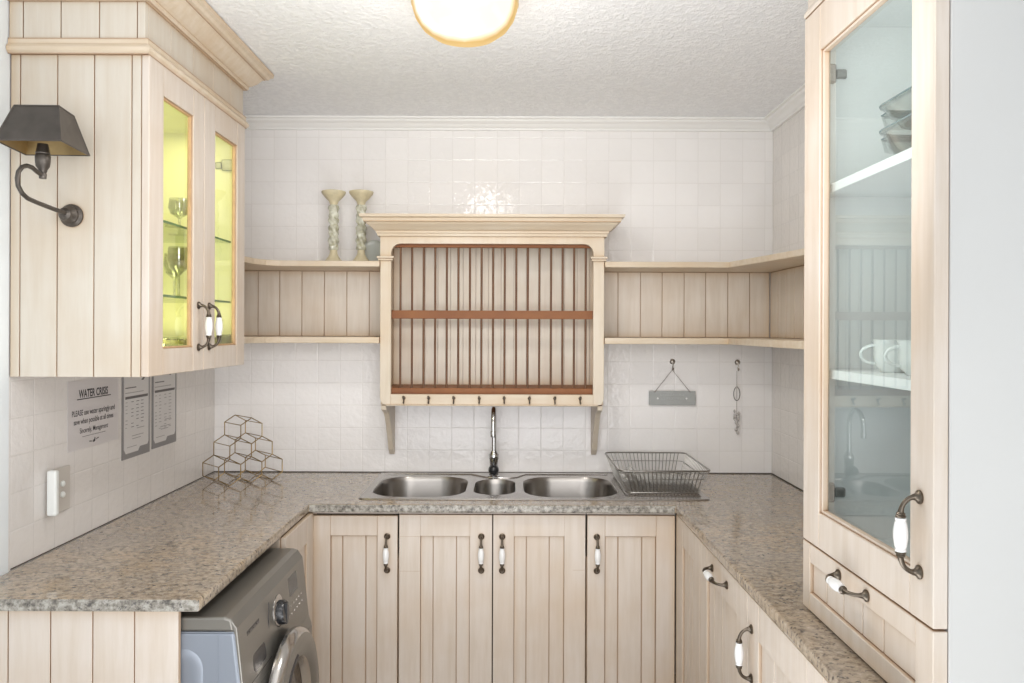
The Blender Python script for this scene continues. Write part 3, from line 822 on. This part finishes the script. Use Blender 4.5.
for P, z in ((A, 1.984), (B, 2.074)):
    for i in range(4):
        mb.tube([(*P[i], z), (*P[(i+1)%4], z)], .0022, 6)
for i in range(4): mb.tube([(*A[i], 1.984), (*B[i], 2.074)], .0017, 6)
mb.build('shade', root)

# ------------------------------------------------------------------ tall cabinet on the right
TX, TY0, TY1 = .683, 1.240, 1.790
root = thing('tall_cabinet', (.93, 1.52, .9), 'tall white glass-door cabinet standing on the right counter with a drawer below', 'cabinet')
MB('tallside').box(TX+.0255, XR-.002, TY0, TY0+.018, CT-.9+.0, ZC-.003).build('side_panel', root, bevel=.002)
mb = MB('inner', 'cream')
zb0 = CT+.002
mb.box(TX+.0255, XR-.002, TY1-.018, TY1, zb0, ZC-.003)
mb.box(XR-.012, XR-.002, TY0+.018, TY1-.018, zb0, 2.30)
mb.box(TX+.0255, XR-.012, TY0+.018, TY1-.018, 1.046, 1.064)
mb.box(TX+.0255, XR-.012, TY0+.018, TY1-.018, 2.240, 2.258)
mb.box(TX+.0255, XR-.012, TY0+.018, TY1-.018, zb0, zb0+.012)
mb.build('carcass', root, bevel=.001)
MB('inner').box(TX+.030, XR-.012, TY0+.019, TY1-.0185, 1.848, 1.868).build('shelf', root, bevel=.001)
MB('inner').box(TX+.030, XR-.012, TY0+.019, TY1-.0185, 1.434, 1.454).build('shelf', root, bevel=.001)
fm = frameM((TX+.024, TY1, 0), (0, -1, 0), (-1, 0, 0))
W = TY1-TY0
d = glass_door(root, fm, W, 1.060, 2.262, .088, .073, .10, .078, 'pane', t=.024)
handle(d, (TX, 1.281, 1.202), (0, 0, 1), (-1, 0, 0))
dr = panel_door('drawer', root, fm, W, .905, 1.056, .04, .055, .042, .040, (.115, .20, .285, .37), t=.024)
handle(dr, (TX, 1.533, 1.035), (0, 1, 0), (-1, 0, 0))
for z in (2.13, 1.17):
    MB('hinge').box(TX+.024, TX+.062, TY1-.030, TY1-.0185, z-.022, z+.022).box(TX+.062, TX+.088, TY1-.026, TY1-.0185, z-.011, z+.011).build('hinge', root, bevel=.003)
pth = [(XR-.003, TY1), (TX+.021, TY1), (TX+.021, TY0+.0), (XR-.003, TY0)]
pth = [(TX+.021, TY1-.0005), (TX+.021, TY0+.001)]
cw2 = [(-.02, 2.264), (.022, 2.264), (.024, 2.272), (.020, 2.280), (.014, 2.29), (.014, 2.40), (.026, 2.415), (.05, 2.44), (.07, 2.46), (.07, ZC-.003), (-.02, ZC-.003)]
mb = MB('cream_y').sweep([(-0+o, z) for o, z in cw2], [pth[1], pth[0]] if False else pth[::-1] if False else pth)
mb.build('crown', root)

# glass dishes and cups inside
def dish(z, lab, h):
    r = thing('glass_dish', (.90, 1.45, z), lab, 'dish')
    x0, x1, y0, y1 = .750, 1.05, 1.335, 1.60
    R0 = rrect(x0, x1, y0, y1, .045, 5); cx, cy = (x0+x1)/2, (y0+y1)/2
    rs = [[(cx+(x-cx)*s_, cy+(y-cy)*s_, z+dz) for x, y in R0] for s_, dz in
          ((.72, 0), (.78, .003), (.90, h*.55), (.955, h-.006), (1.0, h-.004), (1.0, h), (.94, h-.001), (.885, h*.55), (.75, .007), (.1, .007))]
    mb = MB('ware'); mb.rings(rs); mb.build('body', r, smooth=40)
    MB('dishedge').tube([(x, y, z+h) for x, y in R0], .0017, 6, closed=True).build('rim', r, smooth=60)
    for sg, yy in ((1, y1-.004), (-1, y0+.004)):
        mb = MB('ware', 'dishedge')
        P = [(x0+.035, yy), (x0+.038, yy+sg*.040), (x0+.050, yy+sg*.048), (x1-.050, yy+sg*.048), (x1-.038, yy+sg*.040), (x1-.035, yy)]
        mb.prism([(x, y) for x, y in P], z+h-.004, z+h)
        mb.rings([[(P[k][0], P[k][1], z+h-.004) for k in range(6)], [(cx+(P[k][0]-cx)*.97, yy+(P[k][1]-yy)*.8, z+h-.030) for k in range(6)]])
        mb.mat('dishedge').tube([(x, y, z+h) for x, y in P[:]], .0017, 6)
        mb.build('handle', r)
dish(1.8690, 'lower of two clear glass baking dishes stacked on the top shelf of the tall cabinet', .078)
dish(1.9475, 'upper of two clear glass baking dishes stacked on the top shelf of the tall cabinet', .050)
def cup(x, y, lab):
    r = thing('teacup', (x, y, 1.4545), lab, 'cup')
    z = 1.4545
    MB('cup').lathe([(.022, 0), (.024, .004), (.034, .014), (.037, .035), (.036, .060), (.040, .068), (.0385, .068), (.034, .058), (.035, .035), (.030, .014), (.001, .008)], (x, y, z), (0,0,1), 28).build('bowl', r, smooth=40)
    MB('cup').tube([(x-.034-.026*math.sin(PI*k/10), y+.004+.010*math.sin(PI*k/10), z+.037+.019*math.cos(PI*k/10)) for k in range(11)], .0036, 8).build('handle', r, smooth=60)
cup(.800, 1.61, 'white teacup on the middle shelf, further from the glass door edge')
cup(.795, 1.495, 'white teacup on the middle shelf, partly behind the near door stile')

# ------------------------------------------------------------------ honeycomb rack
root = thing('hexagon_wine_rack', (-1.16, 3.19, CT), 'brass wire honeycomb bottle rack of six hexagons on the left counter corner', 'bottle rack')
u = Vector((.707, .707, 0)); w = Vector((.707, -.707, 0)); up = Vector((0, 0, 1))
HW = .093; hr = HW/math.sqrt(3); D = .150
A0 = Vector((-1.243, 3.236, CT+.003+hr))
vm = 'brass'
def hexpts(c): return [c + u*(hr*math.sin(PI/3*k)) + up*(hr*math.cos(PI/3*k)) for k in range(6)]
for row in range(3):
    for i in range(3-row):
        mb = MB('brass')
        c = A0 + u*(HW*(i+row*.5)) + up*(1.5*hr*row)
        P = hexpts(c); Q = [p+w*D for p in P]
        mb.tube(P, .0023, 6, closed=True); mb.tube(Q, .0023, 6, closed=True)
        for p, q in zip(P, Q): mb.tube([p, q], .0018, 6)
        mb.build('hexagon_cell', root, smooth=60)

# ------------------------------------------------------------------ text helper
def text_mesh(txt, size, fm, parent, matn, name='lettering', bold=.0, sx=1.0, align='CENTER', label=None):
    cu = bpy.data.curves.new('t', 'FONT'); cu.body = txt; cu.size = size; cu.align_x = align; cu.offset = bold
    cu.resolution_u = 3
    to = bpy.data.objects.new('t', cu); COL.objects.link(to)
    bpy.context.view_layer.update()
    dg = bpy.context.evaluated_depsgraph_get()
    me = bpy.data.meshes.new_from_object(to.evaluated_get(dg))
    bpy.data.objects.remove(to)
    me.transform(fm @ Matrix.Diagonal((sx, 1, 1, 1)))
    me.name = name; me.materials.clear(); me.materials.append(M[matn])
    o = bpy.data.objects.new(name, me); COL.objects.link(o)
    o.parent = parent; me.transform(Matrix.Translation(-Vector(parent.location)))
    if label: o['label'] = label
    return o
# left wall text frame: text x -> +Y, text y -> +Z, normal -> +X
def wallL(y, z, off): return Matrix(((0, 0, 1, XL+off), (1, 0, 0, y), (0, 1, 0, z), (0, 0, 0, 1)))
def quadL(mb, y0, y1, z0, z1, off): mb.box(XL+off-.0004, XL+off, y0, y1, z0, z1)

# ------------------------------------------------------------------ notices
root = thing('paper_notice', (XL, 2.448, 1.27), 'pale paper notice headed WATER CRISIS taped to the left wall tiles', 'notice')
mb = MB('paper'); mb.box(XL+.0006, XL+.0014, 2.300, 2.598, 1.168, 1.380); mb.build('sheet', root)
text_mesh('WATER CRISIS', .034, wallL(2.445, 1.327, .0018), root, 'ink', bold=.0009, sx=.78)
mb = MB('ink'); quadL(mb, 2.350, 2.548, 1.3205, 1.3235, .002); mb.build('underline', root)
text_mesh('PLEASE use water sparingly and', .0245, wallL(2.448, 1.272, .0018), root, 'ink', bold=.0003, sx=.80)
text_mesh('save when possible at all times', .0235, wallL(2.448, 1.246, .0018), root, 'ink', bold=.0003, sx=.80)
text_mesh('Sincerely, Management', .0225, wallL(2.448, 1.217, .0018), root, 'ink', bold=.0002, sx=.80)
mb = MB('grey_ink')
for k in range(22): quadL(mb, 2.380+k*.0062, 2.3845+k*.0062, 1.2045, 1.2062, .0019)
mb.build('small_print', root)
mb = MB('ink'); mb.M = wallL(2.448, 1.186, .0018)
mb.prism([(-.006, -.006), (.004, -.004), (.006, .006), (.003, .010), (-.001, .003), (-.008, .001)], 0, .0003)
mb.prism([(-.030, -.001), (-.010, -.003), (-.010, -.001), (-.028, .002)], 0, .0003)
mb.prism([(.010, .001), (.026, .004), (.024, .007), (.010, .003)], 0, .0003)
mb.build('emblem', root)

def sleeve_notice(y0, y1, z0, lab, second):
    root = thing('framed_notice', (XL, (y0+y1)/2, z0+.15), lab, 'notice')
    z1 = z0+.300; w = y1-y0
    MB('sleeve').box(XL+.0006, XL+.003, y0, y1, z0, z1).build('sleeve', root)
    mb = MB('paper2'); mb.M = wallL(0, 0, .0031)
    i = .011
    mb.prism([(y0+i+.012, z0+.018), (y0+i+.10, z0+.018), (y0+i+.113, z0+.032), (y1-i-.008, z0+.032), (y1-i, z0+.044), (y1-i, z1-.012), (y1-i-.008, z1-.004), (y0+i+.008, z1-.004), (y0+i, z1-.012), (y0+i, z0+.034)], 0, .0004)
    mb.build('page', root)
    mb = MB('grey_ink', 'ink_pale')
    o = .0042
    mb.mat('grey_ink'); quadL(mb, y0+.018, y1-.018, z1-.094, z1-.085, o)
    quadL(mb, y0+.018, y0+.095, z1-.057, z1-.0535, o); mb.mat('ink_pale'); quadL(mb, y0+.018, y1-.05, z1-.074, z1-.0715, o)
    rnd = random.Random(5 if second else 3)
    for r in range(11 if second else 8):
        z = z1-.104-r*.0125
        for c, (a, b) in enumerate(((.020, .038), (.052, .072), (.096, .118), (.134, .158)) if second else ((.020, .036), (.060, .080), (.096, .118), (.130, .154))):
            if rnd.random() < .88:
                mb.mat('ink_pale' if (c == 0 or second) else 'grey_ink')
                quadL(mb, y0+a, y0+b-.006*rnd.random(), z-.0022, z, o)
    mb.mat('ink_pale')
    quadL(mb, y0+.10, y0+.155, z1-.202, z1-.1995, o); quadL(mb, y0+.065, y0+.15, z1-.226, z1-.2235, o); quadL(mb, y0+.068, y0+.13, z1-.236, z1-.2335, o)
    quadL(mb, y0+.03, y0+.10, z1-.262, z1-.260, o)
    mb.build('print', root)
    mb = MB('grey_ink'); mb.M = wallL(y1-.055, z1-.028, .0038)
    mb.prism([(-.014, -.004), (.002, -.006), (.016, .004), (.006, .004), (.001, .010), (-.002, .002)], 0, .0003)
    mb.build('emblem', root)
sleeve_notice(2.622, 2.822, 1.090, 'grey plastic sleeve holding a printed table, beside the water notice', False)
sleeve_notice(2.842, 3.046, 1.095, 'grey plastic sleeve holding a printed table, nearest the back corner', True)

# ------------------------------------------------------------------ wall socket
root = thing('wall_socket', (XL, 2.24, 1.07), 'beige wall socket with two white buttons and a raised white switch block', 'socket')
MB('socket').box(XL+.0005, XL+.008, 2.205, 2.305, 1.002, 1.132).build('plate', root, bevel=.003, seg=2)
mb = MB('whitep'); mb.box(XL+.008, XL+.036, 2.183, 2.202, 1.006, 1.136)
mb.build('switch_block', root, bevel=.006, seg=3)
for z in (1.052, 1.084): MB('whitep').lathe([(.009, 0), (.009, .004), (.006, .007), (.001, .008)], (XL+.008, 2.262, z), (1, 0, 0), 16).build('button', root, smooth=40)

# ------------------------------------------------------------------ hooks, plaque and ornament on the back wall
def px3(px, py, y): return ((px-510)*y/770, y, 1.54-(py-330)*y/770)
def wallhook(px, py, lab):
    x, y, z = px3(px, py, YB)
    r = MB('nickel'); r.lathe([(.0125, 0), (.0125, .003), (.010, .007), (.005, .010), (.001, .011)], (0, -.0003, 0), (0, -1, 0), 20)
    r.tube([(0, -.008, 0), (0, -.012, -.012), (0, -.008, -.026), (0, -.014, -.036), (0, -.022, -.036), (0, -.026, -.028)], .0024, 8)
    o = r.build('wall_hook', smooth=40); o.location = (x, y, z); return tag(o, lab, 'hook', 'wall hooks')
wallhook(672.5, 361, 'small round metal wall hook holding the grey plaque')
wallhook(737.5, 361.5, 'small round metal wall hook holding the string ornament, nearest the corner')
yb = YB-.018
ax_, _, az = px3(672.5, 369.5, yb)
root = thing('hanging_plaque', (ax_, yb, 1.24), 'small grey rectangular plaque hanging by a string from a wall hook', 'sign')
pa, pb = px3(649.3, 390.5, yb), px3(696, 404.5, yb)
mb = MB('plaque'); mb.box(pa[0], pb[0], yb+.002, yb+.008, pb[2], pa[2]); mb.build('board', root, bevel=.001)
MB('string').tube([(pa[0]+.024, yb, pa[2]-.006), (ax_, yb+.001, az), (pb[0]-.024, yb, pa[2]-.006)], .0015, 6).tube([(ax_, yb+.001, az), (ax_, yb, az+.008)], .002, 6).build('string', root, smooth=60)
for sg in (-1, 1): MB('porc').lathe([(.0045, 0), (.003, .0015), (.0005, .002)], (ax_+sg*.064, yb+.002, (pa[2]+pb[2])/2-.002), (0, -1, 0), 12).build('stud', root, smooth=40)
mb = MB('plaque_ink'); zc = (pa[2]+pb[2])/2
rnd = random.Random(2)
for (xa, xb_, z, h) in ((-.052, .052, zc+.010, .010), (-.050, .050, zc-.008, .009)):
    x = xa
    while x < xb_:
        wdt = rnd.uniform(.003, .006); mb.box(ax_+x, ax_+x+wdt*.35, yb+.0012, yb+.0021, z, z+h*rnd.uniform(.6, 1)); mb.box(ax_+x, ax_+x+wdt, yb+.0012, yb+.0021, z, z+.0018); x += wdt+.0022
mb.build('faded_lettering', root)
# ornament
ox, _, oz = px3(737.0, 370, yb)
root = thing('string_ornament', (ox, yb, oz), 'thin string ornament with glass drops hanging from the hook near the right corner', 'ornament')
mb = MB('string').tube([(ox, yb, oz), (ox, yb, oz-.28)], .0010, 5)
mb.build('string', root)
mb = MB('pewter')
mb.tube([(ox+.014*math.sin(2*PI*k/20), yb, oz-.103-.030*math.cos(2*PI*k/20)) for k in range(20)], .0016, 6, closed=True)
mb.build('wire_loop', root, smooth=60)
mb = MB('drop')
for (dx, dz, r_) in ((0, -.072, .005), (-.010, -.180, .006), (.009, -.190, .007), (-.008, -.205, .008), (.008, -.215, .007), (-.002, -.230, .008), (.006, -.245, .008), (-.004, -.262, .007), (.004, -.276, .007)):
    mb.mat('drop').lathe([(.0008, -r_*1.3), (r_*.7, -r_*.7), (r_, 0), (r_*.6, r_*.8), (.0008, r_*1.3)], (ox+dx, yb, oz+dz), (0,0,1), 8)
mb.mat('pewter').tube([(ox, yb, oz-.2), (ox-.012, yb, oz-.19), (ox-.014, yb, oz-.215), (ox, yb, oz-.235), (ox+.012, yb, oz-.215), (ox+.010, yb, oz-.195), (ox, yb, oz-.2)], .001, 5)
mb.tube([(ox, yb, oz-.235), (ox+.004, yb, oz-.28)], .001, 5)
mb.build('glass_drops', root)

# ------------------------------------------------------------------ washing machine
MY0, MY1 = 1.862, 2.462
root = thing('washing_machine', (-.95, 2.16, 0), 'silver front-loading washing machine under the left counter', 'washing machine')
pf = [(-1.27, .01), (-.634, .01), (-.634, .575), (-.640, .60), (-.664, .806), (-1.27, .806)]
mb = MB('mside', 'mfront'); mb.prof(pf, 'y', MY0, MY1)
bo = mb.build('body', root, bevel=.008, seg=3)
mb = MB('mfront'); mb.prof([(-1.265, .8065), (-.665, .8065), (-.672, .836), (-.690, .842), (-1.265, .842)], 'y', MY0+.002, MY1-.002); mb.build('lid', root, bevel=.006, seg=3)
# side pressing
mb = MB('mside')
fr = rrect(-1.25, -.738, .05, .768, .05, 6)
mb.M = Matrix(((1, 0, 0, 0), (0, 0, -1, MY0), (0, 1, 0, 0), (0, 0, 0, 1)))
a = [(x, y, -.001) for x, y in fr]; b = [(x, y, .0025) for x, y in rrect(-1.243, -.745, .057, .761, .043, 6)]; c = [(x, y, .0025) for x, y in rrect(-1.225, -.763, .075, .743, .03, 6)]; d_ = [(x, y, .0006) for x, y in rrect(-1.218, -.770, .082, .736, .025, 6)]
mb.rings([a, b, c, d_]); mb.M = Matrix.Identity(4)
mb.build('side_pressing', bo, smooth=30)
MB('mside').box(-.705, -.702, MY0-.0012, MY0+.001, .02, .80).box(-1.26, -.665, MY0-.001, MY0+.001, .8055, .8075).build('seam', bo)
# front fascia, slightly proud
def mfx(z): return -.634 if z < .575 else (-.640 - (z-.60)*.1165)
mb = MB('mfront')
mb.prof([(mfx(.63)-.004, .63), (mfx(.63)+.005, .63), (mfx(.806)+.005, .815), (-.675, .838), (-.69, .838), (-.69, .80)], 'y', MY0+.004, MY1-.004)
mb.build('control_panel', root, bevel=.003, seg=2)
mb = MB('mfront').box(-.66, -.6285, MY0+.004, MY1-.004, .03, .60); mb.prof([(-.66, .60), (-.6285, .60), (mfx(.63)+.0035, .632), (-.66, .632)], 'y', MY0+.004, MY1-.004); mb.build('front_panel', root, bevel=.002)
# detergent drawer outline, recess, brand strokes
mb = MB('mdark')
for (ya, yb2, za, zb2) in ((MY0+.012, 2.085, .6545, .656), (2.084, 2.0855, .655, .80), (MY0+.012, 2.085, .7995, .801)):
    mb.box(mfx((za+zb2)/2)+.0035, mfx((za+zb2)/2)+.0056, ya, yb2, za, zb2)
mb.build('drawer_outline', root)
mb = MB('mdark')
mb.rings([[(mfx(z)+.0050, y, z) for y, z in rrect(1.945, 2.045, .668, .715, .016, 5)], [(mfx(z)+.0062, y, z) for y, z in rrect(1.947, 2.043, .670, .713, .015, 5)]])
mb.build('drawer_grip', root)
mb = MB('mdark')
for k in range(7):
    y = 1.925+k*.0135; mb.box(mfx(.775)+.0045, mfx(.775)+.0062, y, y+.003, .769, .783); mb.box(mfx(.775)+.0045, mfx(.775)+.0062, y, y+.009, .769+.006*(k%2), .7715+.006*(k%2)); mb.box(mfx(.775)+.0045, mfx(.775)+.0062, y+.007, y+.0095, .769, .783)
mb.build('brand_lettering', root)
fmk = Vector((1, 0, .1165)).normalized()
MB('mring', 'mfront').lathe([(.044, 0), (.044, .003), (.040, .005), (.001, .005)], (mfx(.745)+.0045, 2.175, .745), fmk, 32).build('dial_ring', root, smooth=35)
kb = MB('blackp').lathe([(.034, .004), (.033, .018), (.030, .023), (.001, .024)], (mfx(.740)+.0045, 2.175, .740), fmk, 32)
kb.box(mfx(.742)+.020, mfx(.742)+.032, 2.169, 2.181, .710, .768)
kb.build('dial', root, smooth=35)
mb = MB('mdisp'); mb.rings([[(mfx(z)+.0045, y, z) for y, z in rrect(2.285, 2.375, .742, .800, .004, 3)], [(mfx(z)+.0062, y, z) for y, z in rrect(2.287, 2.373, .744, .798, .003, 3)]]); mb.build('display', root)
for k in range(6):
    for j in range(2): MB('mring').lathe([(.0035, 0), (.003, .002)], (mfx(.70+.022*j)+.0048, 2.262+.028*k, .695+.022*j), fmk, 10).build('button', root)
dc = (-.624, 2.165, .452)
mb = MB('mring', 'mfront')
mb.lathe([(.236, 0), (.238, .012), (.232, .026), (.222, .034)], dc, (1, 0, 0), 64, cap=False)
mb.mat('mfront').lathe([(.222, .034), (.205, .040), (.175, .038), (.158, .028)], dc, (1, 0, 0), 64, cap=False)
mb.mat('mring').lathe([(.158, .028), (.154, .024), (.150, .015), (.146, .004)], dc, (1, 0, 0), 64, cap=False)
do = mb.build('door', root, smooth=35)
MB('mdoorglass').lathe([(.148, .003), (.135, -.002), (.09, .012), (.001, .020)], dc, (1, 0, 0), 48).build('door_glass', do, smooth=60)
mb = MB('mdark'); mb.tube([(dc[0]+.036, dc[1]+.185*math.cos(a), dc[2]+.185*math.sin(a)) for a in [math.radians(100+k*6) for k in range(12)]], .008, 8)
mb.build('door_grip', do, smooth=60)

# ------------------------------------------------------------------ ceiling light
lx, ly = -.127, 2.12
root = thing('ceiling_light', (lx, ly, ZC), 'round frosted glass bowl ceiling light with warm brass rim, switched on', 'ceiling light')
MB('lamprim').lathe([(.10, 0), (.10, -.018), (.09, -.02)], (lx, ly, ZC-.0003), (0,0,1), 32).build('base', root, smooth=40)
prof = [(.146, -.028), (.148, -.036), (.145, -.056), (.136, -.084), (.118, -.110), (.088, -.132), (.050, -.146), (.001, -.150)]
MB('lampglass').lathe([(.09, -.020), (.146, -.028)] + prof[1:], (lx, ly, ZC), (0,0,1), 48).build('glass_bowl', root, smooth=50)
MB('lamprim').lathe([(.1475, -.040), (.1485, -.046), (.1455, -.050)], (lx, ly, ZC), (0,0,1), 48, cap=False).build('rim', root, smooth=50)

# ------------------------------------------------------------------ lights
def area(name, loc, rot, sx_, sy_, power, col):
    l = bpy.data.lights.new(name, 'AREA'); l.shape = 'RECTANGLE'; l.size = sx_; l.size_y = sy_; l.energy = power; l.color = col
    o = bpy.data.objects.new(name, l); COL.objects.link(o); o.location = loc; o.rotation_euler = rot; return o
def point(name, loc, power, col, r=.1):
    l = bpy.data.lights.new(name, 'POINT'); l.energy = power; l.color = col; l.shadow_soft_size = r
    o = bpy.data.objects.new(name, l); COL.objects.link(o); o.location = loc; return o
point('lamp_bulb', (lx, ly, 2.18), 3.2, (1, .97, .93), .14)
dl = bpy.data.lights.new('lamp_down', 'AREA'); dl.shape = 'DISK'; dl.size = .26; dl.energy = 6; dl.color = (1, .96, .91)
do_ = bpy.data.objects.new('lamp_down', dl); COL.objects.link(do_); do_.location = (lx, ly, 2.315)
area('tall_cabinet_fill', (.93, 1.275, 2.05), (PI/2, 0, PI), .34, .34, 1.1, (.95, 1, 1))  # added unseen fill at the near side panel, brightens the cabinet interior
area('fill_back', (-.05, 1.2, 1.9), (math.radians(100), 0, 0), 1.2, .5, 9, (1, .97, .94))
area('window_light', (0, -1.2, 1.15), (PI/2, 0, 0), 2.0, 1.3, 11, (.95, .97, 1.0))
area('ceiling_fill', (-.05, .9, .35), (PI, 0, 0), .8, 1.6, 21, (.92, .96, 1.0))  # added unseen up-facing fill, brightens the ceiling evenly
sl = bpy.data.lights.new('daylight', 'SUN'); sl.energy = 1.15; sl.angle = math.radians(50); sl.color = (1, .985, .97)
so = bpy.data.objects.new('daylight', sl); COL.objects.link(so); so.rotation_euler = (math.radians(87), 0, math.radians(3))
area('cabinet_lamp_top', (-1.14, 2.40, 2.225), (0, 0, 0), .10, .5, 1.15, (1, .96, .50))
area('cabinet_lamp_bottom', (-1.14, 2.40, 1.46), (PI, 0, 0), .10, .5, 1.3, (1, .95, .40))
w = bpy.data.worlds.new('World'); scn.world = w; w.use_nodes = True
bg = w.node_tree.nodes['Background']; bg.inputs[0].default_value = (.93, .96, 1, 1); bg.inputs[1].default_value = 1.0

# ------------------------------------------------------------------ camera
cam = bpy.data.cameras.new('camera'); co = bpy.data.objects.new('camera', cam); COL.objects.link(co)
cam.sensor_width = 36; cam.lens = 770/1024*36; cam.shift_x = 2/1024; cam.shift_y = -11.5/1024
cam.clip_start = .01
co.location = (0, 0, 1.54)
co.rotation_euler = (PI/2, math.radians(0.0), 0)
co.matrix_world = Matrix.Translation((0, 0, 1.54)) @ Matrix.Rotation(math.radians(-.2), 4, 'Y') @ Matrix.Rotation(PI/2, 4, 'X')
scn.camera = co
scn.view_settings.view_transform = 'Standard'
scn.view_settings.look = 'None'
scn.view_settings.exposure = -0.03
